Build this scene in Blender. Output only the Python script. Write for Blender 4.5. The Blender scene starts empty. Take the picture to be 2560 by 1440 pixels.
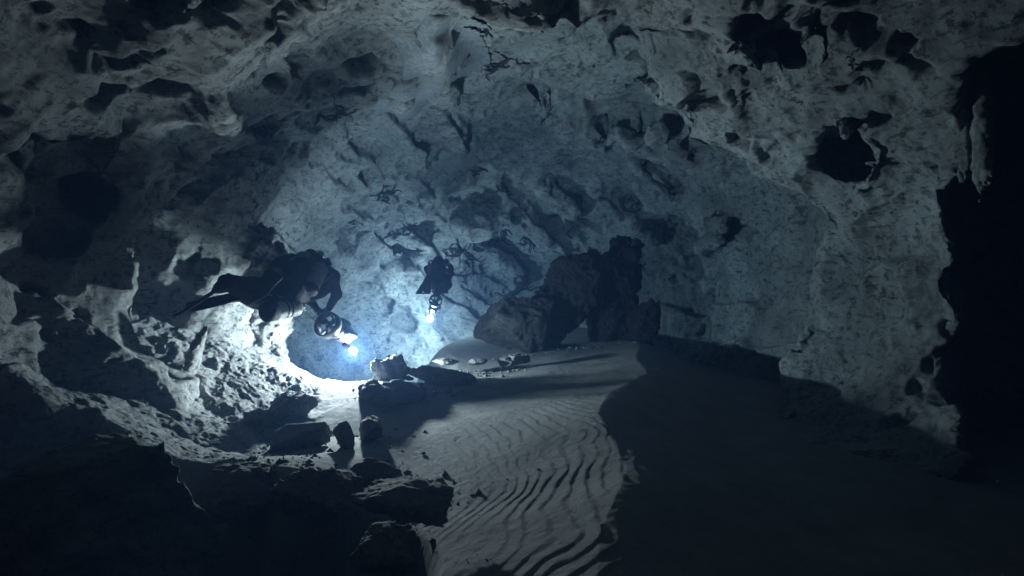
import bpy, math, random
import numpy as np
from mathutils import Vector, Matrix
from mathutils.bvhtree import BVHTree

C = bpy.context.scene.collection
scene = bpy.context.scene
rnd = random.Random(5)

# ------------------------------------------------------------------ camera, world, exposure
F = 1397.0                                   # focal length in pixels of the 2560 px wide photograph
def at(px, py, Y):                           # the point seen at a photo pixel, at distance Y in front of the camera
    return np.array([(px-1280)/F*Y, Y, (720-py)/F*Y])
cam_d = bpy.data.cameras.new('camera'); cam = bpy.data.objects.new('camera', cam_d); C.objects.link(cam)
cam.rotation_euler = (math.radians(90), 0, 0)
cam_d.sensor_width = 36; cam_d.lens = F/2560*36; cam_d.clip_start = 0.02; cam_d.clip_end = 200
scene.camera = cam
w = bpy.data.worlds.new('World'); scene.world = w; w.use_nodes = True
w.node_tree.nodes['Background'].inputs[0].default_value = (0.01, 0.015, 0.02, 1)
w.node_tree.nodes['Background'].inputs[1].default_value = 0.05     # the cave is closed all round: no daylight
scene.view_settings.view_transform = 'Standard'; scene.view_settings.look = 'None'
scene.view_settings.exposure = 0.0; scene.view_settings.gamma = 1
scene.cycles.use_denoising = True
scene.cycles.max_bounces = 5; scene.cycles.diffuse_bounces = 1; scene.cycles.volume_bounces = 0
scene.cycles.glossy_bounces = 2; scene.cycles.transmission_bounces = 4
scene.cycles.caustics_reflective = False; scene.cycles.caustics_refractive = False
scene.cycles.sample_clamp_indirect = 3

LAMP1 = at(884, 878, 6.8)
LAMP2 = at(1075, 797, 13.2)
# ------------------------------------------------------------------ helpers: noise
_r = np.random.RandomState(11)
PERM = np.tile(_r.permutation(256), 3).astype(np.int32)
GR = _r.normal(size=(256, 3)); GR = (GR/np.linalg.norm(GR, axis=1)[:, None]).astype(np.float32)
RV = _r.rand(256, 3).astype(np.float32)
def perlin(p):
    pi = np.floor(p).astype(np.int32); f = (p-pi).astype(np.float32); u = f*f*f*(f*(f*6-15)+10)
    i = pi & 255; out = np.zeros(len(p), np.float32)
    for dx in (0, 1):
        hx = PERM[i[:, 0]+dx]; wx = u[:, 0] if dx else 1-u[:, 0]
        for dy in (0, 1):
            hy = PERM[hx+i[:, 1]+dy]; wy = u[:, 1] if dy else 1-u[:, 1]
            for dz in (0, 1):
                g = GR[PERM[hy+i[:, 2]+dz]]; wz = u[:, 2] if dz else 1-u[:, 2]
                out += wx*wy*wz*(g[:, 0]*(f[:, 0]-dx)+g[:, 1]*(f[:, 1]-dy)+g[:, 2]*(f[:, 2]-dz))
    return out*1.5
def fbm(p, o=4, gain=.5, ridged=False):
    s = 0; a = 1.0; t = 0
    for k in range(o):
        n = perlin(p*2.03**k + 17.3*k)
        if ridged: n = 1-2*np.abs(n)
        s = s+a*n; t += a; a *= gain
    return s/t
def worley(p):
    pi = np.floor(p).astype(np.int32); f = p-pi
    f1 = np.full(len(p), 9., np.float32); f2 = f1.copy()
    for dx in (-1, 0, 1):
        for dy in (-1, 0, 1):
            for dz in (-1, 0, 1):
                q = (pi+[dx, dy, dz]) & 255
                r = RV[PERM[PERM[PERM[q[:, 0]]+q[:, 1]]+q[:, 2]]]
                d = ((r+[dx, dy, dz]-f)**2).sum(1)
                f2 = np.minimum(f2, np.maximum(f1, d)); f1 = np.minimum(f1, d)
    return np.sqrt(f1), np.sqrt(f2)
def sstep(a, b, x):
    t = np.clip((x-a)/(b-a), 0, 1); return t*t*(3-2*t)
def smin(a, b, k):
    h = np.clip(.5+.5*(b-a)/k, 0, 1); return b+(a-b)*h-k*h*(1-h)
def smax(a, b, k): return -smin(-a, -b, k)
def ell(p, c, r):
    q = (p-np.array(c))/np.array(r); k0 = np.sqrt((q*q).sum(-1)); q2 = q/np.array(r)
    return k0*(k0-1)/np.maximum(np.sqrt((q2*q2).sum(-1)), 1e-6)
def cap(p, a, b, ra, rb):
    a = np.asarray(a, float); b = np.asarray(b, float); ba = b-a
    t = np.clip(((p-a)@ba)/max(ba@ba, 1e-9), 0, 1)
    return np.linalg.norm(p-a-t[:, None]*ba, axis=1)-(ra+(rb-ra)*t)

# ------------------------------------------------------------------ helpers: meshes
def grid_pts(lo, hi, h):
    n = [int(math.ceil((hi[k]-lo[k])/h))+1 for k in range(3)]
    ax = [lo[k]+h*np.arange(n[k]) for k in range(3)]
    g = np.stack(np.meshgrid(*ax, indexing='ij'), -1).reshape(-1, 3)
    return g, n
def surface_nets(D, lo, h):
    """quads of the surface D=0; D negative inside the solid"""
    nx, ny, nz = D.shape; S = D < 0
    cnt = np.zeros((nx-1, ny-1, nz-1), np.int16); pos = np.zeros((nx-1, ny-1, nz-1, 3), np.float32)
    corners = [(i, j, k) for i in (0, 1) for j in (0, 1) for k in (0, 1)]
    cut = lambda a, c: a[c[0]:nx-1+c[0], c[1]:ny-1+c[1], c[2]:nz-1+c[2]]
    for c in corners:
        for ax in range(3):
            if c[ax]: continue
            e = list(c); e[ax] = 1
            m = cut(S, c) != cut(S, e)
            a = cut(D, c)[m]; b = cut(D, e)[m]; t = a/(a-b)
            v = np.tile(np.array(c, np.float32), (len(t), 1)); v[:, ax] = t
            pos[m] += v; cnt[m] += 1
    act = cnt > 0; ids = np.full(cnt.shape, -1, np.int64); ids[act] = np.arange(act.sum())
    cell = np.argwhere(act); V = (cell+pos[act]/cnt[act][:, None])*h+np.array(lo)
    Q = []
    for ax in range(3):
        o1, o2 = (ax+1) % 3, (ax+2) % 3
        s = [slice(1, -1)]*3; s[ax] = slice(0, -1); s2 = list(s); s2[ax] = slice(1, None)
        A = S[tuple(s)]; B = S[tuple(s2)]; e = np.argwhere(A != B); sg = A[A != B]
        e[:, o1] += 1; e[:, o2] += 1
        q = []
        for d1, d2 in ((0, 0), (1, 0), (1, 1), (0, 1)):
            c = e.copy(); c[:, o1] -= d1; c[:, o2] -= d2; q.append(ids[c[:, 0], c[:, 1], c[:, 2]])
        q = np.stack(q, 1); q[~sg] = q[~sg][:, ::-1]; Q.append(q)
    return V, np.concatenate(Q)
def normals(V, Q):
    n = np.cross(V[Q[:, 2]]-V[Q[:, 0]], V[Q[:, 3]]-V[Q[:, 1]]); N = np.zeros_like(V)
    for k in range(4):
        for c in range(3): N[:, c] += np.bincount(Q[:, k], n[:, c], len(V))
    return N/np.maximum(np.linalg.norm(N, axis=1), 1e-9)[:, None]
def subdiv(V, Q):
    E = np.concatenate([Q[:, [k, (k+1) % 4]] for k in range(4)]); E.sort(axis=1)
    key = E[:, 0]*len(V)+E[:, 1]; u, inv = np.unique(key, return_inverse=True); inv = inv.reshape(4, -1)
    M = (V[u//len(V)]+V[u % len(V)])/2; Fc = V[Q].mean(1); n0 = len(V); n1 = n0+len(M)
    fi = n1+np.arange(len(Q))
    quads = [np.stack([Q[:, k], n0+inv[k], fi, n0+inv[(k+3) % 4]], 1) for k in range(4)]
    return np.concatenate([V, M, Fc]), np.concatenate(quads)
def laplace(V, Q, it=1, lam=.5):
    for _ in range(it):
        S = np.zeros_like(V); n = np.zeros(len(V))
        for k in range(4):
            a = Q[:, k]; b = Q[:, (k+1) % 4]
            for c in range(3): S[:, c] += np.bincount(a, V[b, c], len(V))+np.bincount(b, V[a, c], len(V))
            n += np.bincount(a, minlength=len(V))+np.bincount(b, minlength=len(V))
        V = V+lam*(S/n[:, None]-V)
    return V
def link(name, V, Q, mat, parent=None, smooth=True, label=None, cat=None, group=None, kind=None):
    me = bpy.data.meshes.new(name); V = np.asarray(V, np.float32)
    if isinstance(Q, np.ndarray):
        k = Q.shape[1]
        me.vertices.add(len(V)); me.vertices.foreach_set('co', V.ravel())
        me.loops.add(Q.size); me.loops.foreach_set('vertex_index', Q.ravel().astype(np.int32))
        me.polygons.add(len(Q)); me.polygons.foreach_set('loop_start', np.arange(0, Q.size, k, dtype=np.int32))
        me.update(calc_edges=True)
    else:
        me.from_pydata([tuple(map(float, v)) for v in V], [], [tuple(map(int, q)) for q in Q]); me.update()
    if smooth: me.polygons.foreach_set('use_smooth', np.ones(len(me.polygons), bool))
    me.materials.append(mat)
    o = bpy.data.objects.new(name, me); C.objects.link(o)
    if parent: o.parent = parent
    tag(o, label, cat, group, kind); return o
def tag(o, label=None, cat=None, group=None, kind=None):
    for k, v in (('label', label), ('category', cat), ('group', group), ('kind', kind)):
        if v: o[k] = v
def thing(name, label, cat, group=None, loc=(0, 0, 0)):
    o = bpy.data.objects.new(name, None); o.location = Vector(loc); o.empty_display_size = .1; C.objects.link(o); tag(o, label, cat, group)
    return o
def sdf_mesh(fn, lo, hi, h, sm=1):
    g, n = grid_pts(lo, hi, h); D = fn(g).reshape(n)
    V, Q = surface_nets(D, lo, h)
    return (laplace(V, Q, sm) if sm else V), Q

# ------------------------------------------------------------------ materials
def nodes(name):
    m = bpy.data.materials.new(name); m.use_nodes = True; nt = m.node_tree; b = nt.nodes['Principled BSDF']; return m, nt, b
def rock_mat(name, light=(.37, .375, .36), dark=(.10, .10, .09), stain=.5, scale=1.0, bump=1.0, strata=0.0):
    m, nt, b = nodes(name); N = nt.nodes.new; L = nt.links.new
    g = N('ShaderNodeNewGeometry')
    def noise(s, d=6, r=.6, dist=0, vec=None):
        n = N('ShaderNodeTexNoise'); n.inputs['Scale'].default_value = s; n.inputs['Detail'].default_value = d
        n.inputs['Roughness'].default_value = r; n.inputs['Distortion'].default_value = dist; L(vec or g.outputs['Position'], n.inputs['Vector']); return n.outputs['Fac']
    def ramp(f, stops):
        r = N('ShaderNodeValToRGB'); L(f, r.inputs[0]); e = r.color_ramp.elements
        e[0].position, e[0].color = stops[0][0], (*stops[0][1], 1); e[1].position, e[1].color = stops[1][0], (*stops[1][1], 1)
        return r.outputs[0]
    mid = tuple((a*.72) for a in light)
    base = ramp(noise(2.3*scale, 9, .7), [(.36, mid), (.58, light)])
    st = ramp(noise(11*scale, 10, .75), [(.46-.10*stain, (0, 0, 0)), (.49-.10*stain+.03, (1, 1, 1))])
    mp = N('ShaderNodeMapping'); mp.inputs['Scale'].default_value = (1.5, 1.5, 8); mp.inputs['Rotation'].default_value = (.18, .12, 0)
    L(g.outputs['Position'], mp.inputs[0])
    layer = noise(3.2*scale, 9, .72, 0, mp.outputs[0])
    st2 = ramp(layer, [(.40, (.26, .26, .25)), (.45, (1, 1, 1))])
    def vein(f, wd):                          # thin dark lines where the noise crosses its middle
        s_ = N('ShaderNodeMath'); s_.operation = 'SUBTRACT'; L(f, s_.inputs[0]); s_.inputs[1].default_value = .5
        a_ = N('ShaderNodeMath'); a_.operation = 'ABSOLUTE'; L(s_.outputs[0], a_.inputs[0])
        return ramp(a_.outputs[0], [(0, (0, 0, 0)), (wd, (1, 1, 1))])
    def mul(a_, b_, fac):
        q = N('ShaderNodeMix'); q.data_type = 'RGBA'; q.blend_type = 'MULTIPLY'; q.inputs[0].default_value = fac
        L(a_, q.inputs[6]); L(b_, q.inputs[7]); return q.outputs[2]
    vn = mul(vein(noise(2.2*scale, 9, .66), .006), vein(noise(9*scale, 8, .7), .018), 1.0)
    msk = ramp(noise(1.3*scale, 4, .6), [(.42, (1, 1, 1)), (.60, (0, 0, 0))])
    lg = N('ShaderNodeMix'); lg.data_type = 'RGBA'; lg.blend_type = 'LIGHTEN'; lg.inputs[0].default_value = 1; L(vn, lg.inputs[6]); L(msk, lg.inputs[7]); vn = lg.outputs[2]
    mx = N('ShaderNodeMix'); mx.data_type = 'RGBA'; L(st, mx.inputs[0]); mx.inputs[6].default_value = (*dark, 1); L(base, mx.inputs[7])
    m2 = N('ShaderNodeMix'); m2.data_type = 'RGBA'; m2.blend_type = 'MULTIPLY'; m2.inputs[0].default_value = .75; L(mx.outputs[2], m2.inputs[6]); L(st2, m2.inputs[7])
    big = ramp(noise(.55, 5, .62), [(.34, (.42, .43, .43)), (.60, (1.0, 1.0, 1.0))])
    msp = ramp(noise(.9, 3, .5), [(.40, (0, 0, 0)), (.62, (.35, .35, .35))])
    sp = N('ShaderNodeMix'); sp.data_type = 'RGBA'; L(msp, sp.inputs[0]); L(m2.outputs[2], sp.inputs[6]); L(base, sp.inputs[7])
    L(mul(mul(sp.outputs[2], big, .8), vn, .55), b.inputs['Base Color'])
    b.inputs['Roughness'].default_value = .92; b.inputs['Specular IOR Level'].default_value = .15
    def bmp(f, dist, prev=None, s=1.0):
        x = N('ShaderNodeBump'); x.inputs['Strength'].default_value = s; x.inputs['Distance'].default_value = dist; L(f, x.inputs['Height'])
        if prev: L(prev, x.inputs['Normal'])
        return x.outputs[0]
    n1 = bmp(noise(17, 10, .78), .034*bump)
    n2 = bmp(layer, .004*bump*(.4+strata), n1)
    v = N('ShaderNodeTexVoronoi'); v.inputs['Scale'].default_value = 13; L(g.outputs['Position'], v.inputs[0])
    n3 = bmp(v.outputs['Distance'], .004*bump, n2)
    L(n3, b.inputs['Normal'])
    return m
def plain(name, col, rough=.5, metal=0, bump=0, emit=None):
    m, nt, b = nodes(name); b.inputs['Roughness'].default_value = rough; b.inputs['Metallic'].default_value = metal
    n = nt.nodes.new('ShaderNodeTexNoise'); n.inputs['Scale'].default_value = 22; n.inputs['Detail'].default_value = 6
    g = nt.nodes.new('ShaderNodeNewGeometry'); nt.links.new(g.outputs['Position'], n.inputs['Vector'])
    r = nt.nodes.new('ShaderNodeValToRGB'); nt.links.new(n.outputs['Fac'], r.inputs[0])
    e = r.color_ramp.elements; e[0].position = .35; e[1].position = .65
    e[0].color = (*[c*.7 for c in col], 1); e[1].color = (*[min(1, c*1.2) for c in col], 1)
    nt.links.new(r.outputs[0], b.inputs['Base Color'])
    if bump:
        bp = nt.nodes.new('ShaderNodeBump'); bp.inputs['Distance'].default_value = bump; nt.links.new(n.outputs['Fac'], bp.inputs['Height']); nt.links.new(bp.outputs[0], b.inputs['Normal'])
    if emit: b.inputs['Emission Color'].default_value = (*emit[0], 1); b.inputs['Emission Strength'].default_value = emit[1]
    return m
M_CAVE = rock_mat('cave_limestone', strata=.8)
M_ROCK = rock_mat('loose_limestone', light=(.25, .25, .235), stain=.7, scale=1.5)
M_PALE = rock_mat('pale_limestone', light=(.42, .42, .40), stain=.35, scale=1.5)
M_SHADED = rock_mat('shade_toned_limestone', light=(.12, .12, .115), stain=.7, scale=1.5)  # limestone darkened to carry the shade on the ledges' camera side
M_BROWN = rock_mat('brown_rock', light=(.09, .085, .078), dark=(.025, .025, .02), stain=.7, scale=1.5)  # brown, deepened to carry the shade on the boulder's front
M_SHADOW = rock_mat('shadow_black_rock', light=(.028, .028, .028), dark=(.01, .01, .01), stain=.8, scale=1.5)  # near black stands in for shadow on the back wall
M_CRUST = plain('dark_crust', (.02, .022, .025), .9, 0, .01)
def sand_mat():
    m, nt, b = nodes('cave_sand'); N = nt.nodes.new; L = nt.links.new
    g = N('ShaderNodeNewGeometry')
    def noise(s, d, r):
        n = N('ShaderNodeTexNoise'); n.inputs['Scale'].default_value = s; n.inputs['Detail'].default_value = d; n.inputs['Roughness'].default_value = r
        L(g.outputs['Position'], n.inputs['Vector']); return n.outputs['Fac']
    r = N('ShaderNodeValToRGB'); L(noise(3.2, 9, .7), r.inputs[0]); e = r.color_ramp.elements
    e[0].position = .3; e[0].color = (.20, .20, .19, 1); e[1].position = .7; e[1].color = (.30, .30, .29, 1)
    r2 = N('ShaderNodeValToRGB'); L(noise(240, 2, .5), r2.inputs[0]); e = r2.color_ramp.elements
    e[0].position = .35; e[0].color = (.55, .55, .55, 1); e[1].position = .55; e[1].color = (1, 1, 1, 1)
    mx = N('ShaderNodeMix'); mx.data_type = 'RGBA'; mx.blend_type = 'MULTIPLY'; mx.inputs[0].default_value = 1; L(r.outputs[0], mx.inputs[6]); L(r2.outputs[0], mx.inputs[7])
    L(mx.outputs[2], b.inputs['Base Color']); b.inputs['Roughness'].default_value = .95; b.inputs['Specular IOR Level'].default_value = .1
    def bmp(f, dist, prev=None):
        x = N('ShaderNodeBump'); x.inputs['Distance'].default_value = dist; L(f, x.inputs['Height'])
        if prev: L(prev, x.inputs['Normal'])
        return x.outputs[0]
    L(bmp(noise(160, 3, .6), .006, bmp(noise(28, 4, .6), .006)), b.inputs['Normal'])
    return m
M_SAND = sand_mat()

# ------------------------------------------------------------------ the cave: walls and roof (one terrain sheet)
def void(p, noise=True):
    """signed distance to the water-filled room, negative inside it"""
    x, y, z = p[:, 0], p[:, 1], p[:, 2]
    if noise:
        wv = np.stack([fbm(p*.55+5, 2), fbm(p*.55+31, 2), fbm(p*.55+77, 2)], 1)
        p = p+wv*.38
    near = ell(p, (.22, 3.9, -.1), (3.85, 5.6, 2.32))
    main = ell(p, (.2, 8.6, 0), (4.1, 7.2, 3.15))
    lip = (4.75+.45*np.maximum(0, p[:, 0]+.4)+(1.5*fbm(p*.55+70, 2) if noise else 0))-p[:, 1]
    d = smin(near, smax(main, lip, .12), .08)
    d = smin(d, ell(p, (-3.7, 6.55, .2), (1.4, 1.15, 2.3)), .08)              # recess in the left wall
    d = smin(d, ell(p, (-2.6, 10.6, -.9), (2.5, 3.6, 1.7)), .3)             # low passage at the back left
    side = smax(ell(p, (5.4, 4.7, .3), (2.6, 3.5, 3.3)), (.72*y+.36-x)*.8+(.22*fbm(p*1.4+21, 3) if noise else 0), .04)
    d = smin(d, side, .05)                                                  # side passage on the right, behind a fin of rock
    d = smax(d, -cap(p, (-4.1, 7.1, -3), (-3.9, 6.9, 4), .85, .95), .2)     # buttress behind the recess
    if noise:
        d = d+.16*fbm(p*1.1+3, 3)
    return d
LO = (-7.4, -3.2, -2.4); HI = (8.2, 16.8, 4.4); H = .07
G, n3 = grid_pts(LO, HI, H)
Gc, nc = grid_pts(LO, (HI[0]+.3, HI[1]+.3, HI[2]+.3), 2*H)
Dc = -void(Gc).reshape(nc)
def up(A, ax, n):
    A = np.moveaxis(A, ax, 0); i = np.arange(n); a = A[i//2]; b = A[np.minimum(i//2+1, len(A)-1)]
    return np.moveaxis(np.where((i % 2 == 1).reshape(-1, 1, 1), (a+b)/2, a), 0, ax)
D = Dc
for ax in range(3): D = up(D, ax, n3[ax])
D = D.ravel().copy(); band = np.abs(D) < .24; D[band] = -void(G[band]); D = D.reshape(n3); del Gc, Dc
def vsample(p):
    i = np.clip(np.round((p-np.array(LO))/H).astype(int), 0, np.array(n3)-1); return -D[i[:, 0], i[:, 1], i[:, 2]]
def hit(px, py):                             # where the ray through a photo pixel meets the rock
    d = at(px, py, 1.0); t = np.arange(1, 18, .02)
    s = vsample(d*t[:, None]); k = np.argmax(s > 0)
    return d*t[k]
AX = [LO[k]+H*np.arange(n3[k]) for k in range(3)]
def edit(c, r, add, k=.12, c2=None):         # add (True) or carve (False) a noisy knob of rock
    c = np.array(c, float); c2 = c if c2 is None else np.array(c2, float); m = r*1.3+.5
    sl = tuple(slice(max(0, int((min(c[a], c2[a])-m-LO[a])/H)), max(1, int((max(c[a], c2[a])+m-LO[a])/H))) for a in range(3))
    g = np.stack(np.meshgrid(*[AX[a][sl[a]] for a in range(3)], indexing='ij'), -1); sh = g.shape[:3]; g = g.reshape(-1, 3)
    b = cap(g, c, c2, r, r*.9)+.28*r*fbm(g*1.1/r, 3)+.10*r*perlin(g*3/r)
    d = D[sl].reshape(-1); D[sl] = (smin(d, b, k) if add else smax(d, -b, k)).reshape(sh)
KN = [(1080, 90, 1110, 240, 64), (1010, 180, 1000, 250, 40), (1130, 300, 1150, 380, 44), (1050, 380, 1060, 420, 26), (1350, 265, 1500, 345, 44), (1500, 350, 1640, 330, 40), (1640, 330, 1730, 400, 34),       # the ragged shelf crossing the roof
      (1180, 560, 1300, 520, 62), (1330, 560, 1420, 600, 50), (1440, 520, 1330, 440, 40), (1500, 480, 1640, 600, 34), (1570, 400, 1680, 500, 26),
      (1020, 650, 1060, 610, 40), (900, 560, 880, 620, 30), (1220, 640, 1290, 700, 40),
      (400, 30, 560, 45, 40), (1260, 30, 1440, 60, 36), (1520, 130, 1330, 190, 32), (1590, 200, 1720, 270, 28),
      (530, 260, 580, 330, 30), (700, 210, 760, 260, 34), (820, 220, 700, 330, 34), (1800, 560, 1760, 620, 36), (1850, 260, 1800, 180, 36)]
for x1, y1, x2, y2, r in KN:
    a = hit(x1, y1); b = hit(x2, y2); edit(a*.985, r/F*a[1]*.8, True, .1, b*.985)
CARVE = [(110, 450, 210, 500, 78), (230, 390, 120, 420, 55), (90, 560, 170, 590, 55), (1900, 50, 1965, 150, 78), (2120, 340, 2110, 410, 66), (2170, 200, 2150, 160, 26),
         ]
for x1, y1, x2, y2, r in CARVE:
    a = hit(x1, y1); b = hit(x2, y2); edit(a*1.03, r/F*a[1], False, .06, b*1.03)
V, Q = surface_nets(D, LO, H); V = laplace(V, Q, 1)
# pits dissolved into roof and walls: photo pixel, radius px, depth factor
PITS = [(293, 180, 24, 1.6), (278, 262, 58, 1.1), (420, 250, 60, .7), (400, 30, 60, 1), (560, 45, 75, 1), (700, 20, 40, .8), (110, 40, 30, .6),
 (60, 520, 30, .5), (740, 372, 26, 1.2), (930, 438, 36, 1.3), (900, 600, 52, 1.0), (1580, 104, 22, 1.6), (1590, 170, 32, 1.2), (1695, 245, 50, 1.0),
 (1340, 60, 26, 1), (1260, 40, 34, .9), (1440, 50, 40, .8), (1530, 45, 28, 1.2), (1350, 190, 60, .8), (1320, 270, 50, .9), (1870, 420, 30, 1.2),
 (1740, 405, 20, 1.2), (1690, 410, 22, 1), (1880, 40, 70, 1.3), (1960, 120, 60, 1.5), (1990, 30, 50, 1.2), (2110, 380, 70, 1.3), (2130, 320, 40, 1), (2180, 170, 40, 1.0),
 (2060, 575, 22, 1.2), (2160, 490, 34, .8), (2200, 300, 28, 1.2), (1760, 590, 36, .9), (1850, 580, 36, .7), (2180, 720, 10, 1.2), (2000, 670, 16, .8),
 (1810, 230, 50, .9), (1850, 280, 50, .8), (1740, 120, 40, .8), (2250, 120, 30, .9), (2300, 180, 30, 1), (2150, 80, 30, 1.2),
 (1030, 640, 45, .9), (870, 600, 30, .8), (700, 200, 40, .9), (760, 310, 45, .7), (900, 160, 45, 1.0), (905, 230, 50, 1.2), (1540, 380, 40, .9), (1500, 340, 36, .9),
 (1600, 330, 36, .9), (1640, 390, 30, 1), (1440, 350, 34, .8), (1570, 430, 28, .8), (1310, 540, 30, .6), (1480, 560, 34, .6), (960, 770, 26, .6), (1010, 800, 34, .5),
 (1590, 610, 16, 1.5), (130, 830, 26, .8), (60, 760, 50, .8), (1120, 300, 20, .3), (240, 470, 80, .6), (90, 400, 60, .6), (1850, 360, 30, .7)]
cells = []
for px, py, r, k in PITS:
    c = hit(px, py); cells.append((c, r/F*c[1], k))
c = V[Q].mean(1)
def infrustum(c, m=1.25):
    y = np.maximum(c[:, 1]+.35, .05); return (c[:, 1] > .4) & (np.abs(c[:, 0]) < m*.93*y) & (np.abs(c[:, 2]) < m*.55*y)
m = infrustum(c)
Vo, Qo = V, Q[~m]
Vi, Qi = V, Q[m]
Vi, Qi = subdiv(Vi, Qi)
c = Vi[Qi].mean(1); nearm = np.linalg.norm(c, axis=1) < 9.5
def compact(V, Q):
    u, inv = np.unique(Q, return_inverse=True); return V[u], inv.reshape(Q.shape)
Va, Qa = compact(*subdiv(*compact(Vi, Qi[nearm]))); Vb, Qb = compact(Vi, Qi[~nearm]); Vc, Qc = compact(Vo, Qo)
def rock_disp(V, N, fine=True):
    """height along the normal (pointing into the water): scallops, ledges, pitting"""
    wp = V+.12*np.stack([perlin(V*2.1), perlin(V*2.1+9), perlin(V*2.1+19)], 1)
    f1, f2 = worley(wp*1.7); g1, g2 = worley(wp*5.5+3)
    h = -.10*(1-np.clip(f1/.62, 0, 1)**2)+.04+.10*perlin(V*.9+60)
    h += -.022*(1-np.clip(g1/.6, 0, 1)**2)
    h -= .05*fbm(V*1.6+8, 3, .5, True)
    t = V@np.array([.85, .25, 1.05])*1.05+.55*perlin(V*.7+33)+.12*perlin(V*2.3); fr = t-np.floor(t)   # broken diagonal ledges
    h += .17*(fr*sstep(1.0, .88, fr)-.4)*sstep(-.15, .35, perlin(V*.6+14)+.12)
    if fine:
        s = V@np.array([[1.1, .2, .3], [.1, 1.1, .5], [.9, .7, 9.0]]).T*1.15
        h -= .005*fbm(s, 3, .6, True)*sstep(-.1, .5, perlin(V*.8+4))
        h += (.011*fbm(V*6, 4, .62)-.012*fbm(V*9+4, 3, .6, True))*(.35+.9*sstep(-.2, .4, perlin(V*1.2+90)))
        pit = fbm(V*2.4+51, 3, .5); h -= .12*sstep(.24, .46, pit)
    return h
def push(V, Q, fine=True, N0=None):
    N = normals(V, Q) if N0 is None else N0
    h = rock_disp(V, N, fine)
    # relief flattened to imitate the blurred patch of roof above the far diver
    sm = at(1090, 240, 5.6); q = (V-sm)/np.array([.55, 2.0, .95]); k = 1-sstep(.6, 1.3, np.sqrt((q*q).sum(1)))
    h = h*(1-.85*k)
    W = V+N*h[:, None]
    for c, r, dp in cells:
        d = V-c; s = (np.abs(d) < r*2).all(1)
        if not s.any(): continue
        Vs = V[s]; wq = Vs/r*.9
        dd = np.linalg.norm(d[s]+r*.45*np.stack([perlin(wq), perlin(wq+7), perlin(wq+13)], 1), axis=1)/r
        a = 1-sstep(.45, 1.1, dd); W[s] -= N[s]*(a*r*1.5*dp)[:, None]
    return W
Na = normals(V, Q)
allV = np.concatenate([Va, Vb, Vc]); allQ = np.concatenate([Qa, Qb+len(Va), Qc+len(Va)+len(Vb)])
Va = push(Va, Qa); Vb = push(Vb, Qb); Vc = push(Vc, Qc, False)
V = np.concatenate([Va, Vb, Vc])
link('cave_wall', V, allQ, M_CAVE, kind='structure', label='pale grey scalloped limestone walls and pitted roof of the flooded cave')
print('cave verts', len(V))

# ------------------------------------------------------------------ the sand floor
XC = np.array([[-2, .2], [1, .3], [2.75, .43], [3.5, .67], [4.7, .77], [5.6, 1.0], [6.4, 1.5], [8.5, 1.9], [11, 2.4], [18, 3]])
def floor_h(x, y):
    xc = np.interp(y, XC[:, 0], XC[:, 1]) + .05*np.sin(y*2.3)
    top = np.interp(y, [0, 2.3, 4.2, 6.5, 8.5, 12], [-1.30, -1.22, -1.08, -.96, -.92, -1.0])
    left = np.interp(y, [0, 3, 4.2, 5.2, 6.5, 9, 12, 15], [-1.74, -1.66, -1.56, -1.40, -1.14, -1.12, -1.12, -1.1])
    right = -1.44+.03*np.sin(x*1.7+y)
    s = np.clip(1+(x-xc)/2.3, 0, 1)**1.3; h = left+(top-left)*s
    t = sstep(0, 1.3, x-xc); h = np.where(x > xc, top+(right-top)*t, h)
    # slope of silt and rubble climbing to the left wall
    bowl = np.interp(y, [2.8, 3.8, 4.6, 5.3, 6.3, 7.2], [-1.02, -1.16, -1.36, -1.42, -1.10, -1.12])
    k = sstep(-.75, -1.45, x)*sstep(7.6, 6.8, y); h = h*(1-k)+bowl*k
    # the silt breaks off towards the camera on the left
    k = sstep(3.65, 3.15, y+.12*np.sin(x*7)+.06*np.sin(x*17)+.2*np.minimum(x+1.5, 0))*sstep(-.45, -.75, x+.12*np.sin(y*4)); h = h-.9*k
    # hollow of the low passage at the back left
    k = sstep(6.75, 7.6, y+.25*(x+2.2))*sstep(-1.0, -1.9, x-.25*np.sin(y)); h = h-.95*k
    return h
def ripple(x, y):
    P = np.stack([x, y, 0*x], 1)
    wob = perlin(P*1.3+40)*.18+perlin(P*3.1+5)*.06+perlin(P*7+5)*.012
    r = np.hypot(x+1.6, (y-3.9)*.92)+wob
    lam = .100
    ph = (r/lam+1.5*perlin(P*1.1+11)+.4*perlin(P*4+3)) % 1.0
    prof = np.where(ph < .72, ph/.72, (1-ph)/.28)
    prof = .5*prof+.5*prof*prof*(3-2*prof)
    xc = np.interp(y, XC[:, 0], XC[:, 1])
    amp = .0062*sstep(-1.3, -.2, x)*sstep(.5, .0, x-xc)*(.45+.75*sstep(-.45, .45, perlin(P*1.1+2)))*sstep(8.8, 6.5, y)
    amp = amp*(.35+.65*sstep(5.8, 4.6, y))
    return amp*(prof-.5)
rows = [-2.5]
while rows[-1] < 16.5: rows.append(rows[-1]+max(.0075, .0024*max(rows[-1], .1)) if rows[-1] > 1.6 else rows[-1]+.05)
rows = np.array(rows); ncol = 1050
sx = np.linspace(-1, 1, ncol)
YY, SX = np.meshgrid(rows, sx, indexing='ij'); XX = SX*np.clip((YY+1.2)*1.05, 3.0, 8.0); XX = XX*(.55+.45*np.abs(SX))/1.0
x = XX.ravel(); y = YY.ravel(); P = np.stack([x, y, 0*x], 1)
z = floor_h(x, y)+ripple(x, y)+.03*fbm(P*1.1, 2)
rub = np.maximum(sstep(-1.6, -2.3, x)*sstep(8, 6.5, y), sstep(3.8, 3.2, y)*sstep(-.55, -.9, x))
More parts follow.
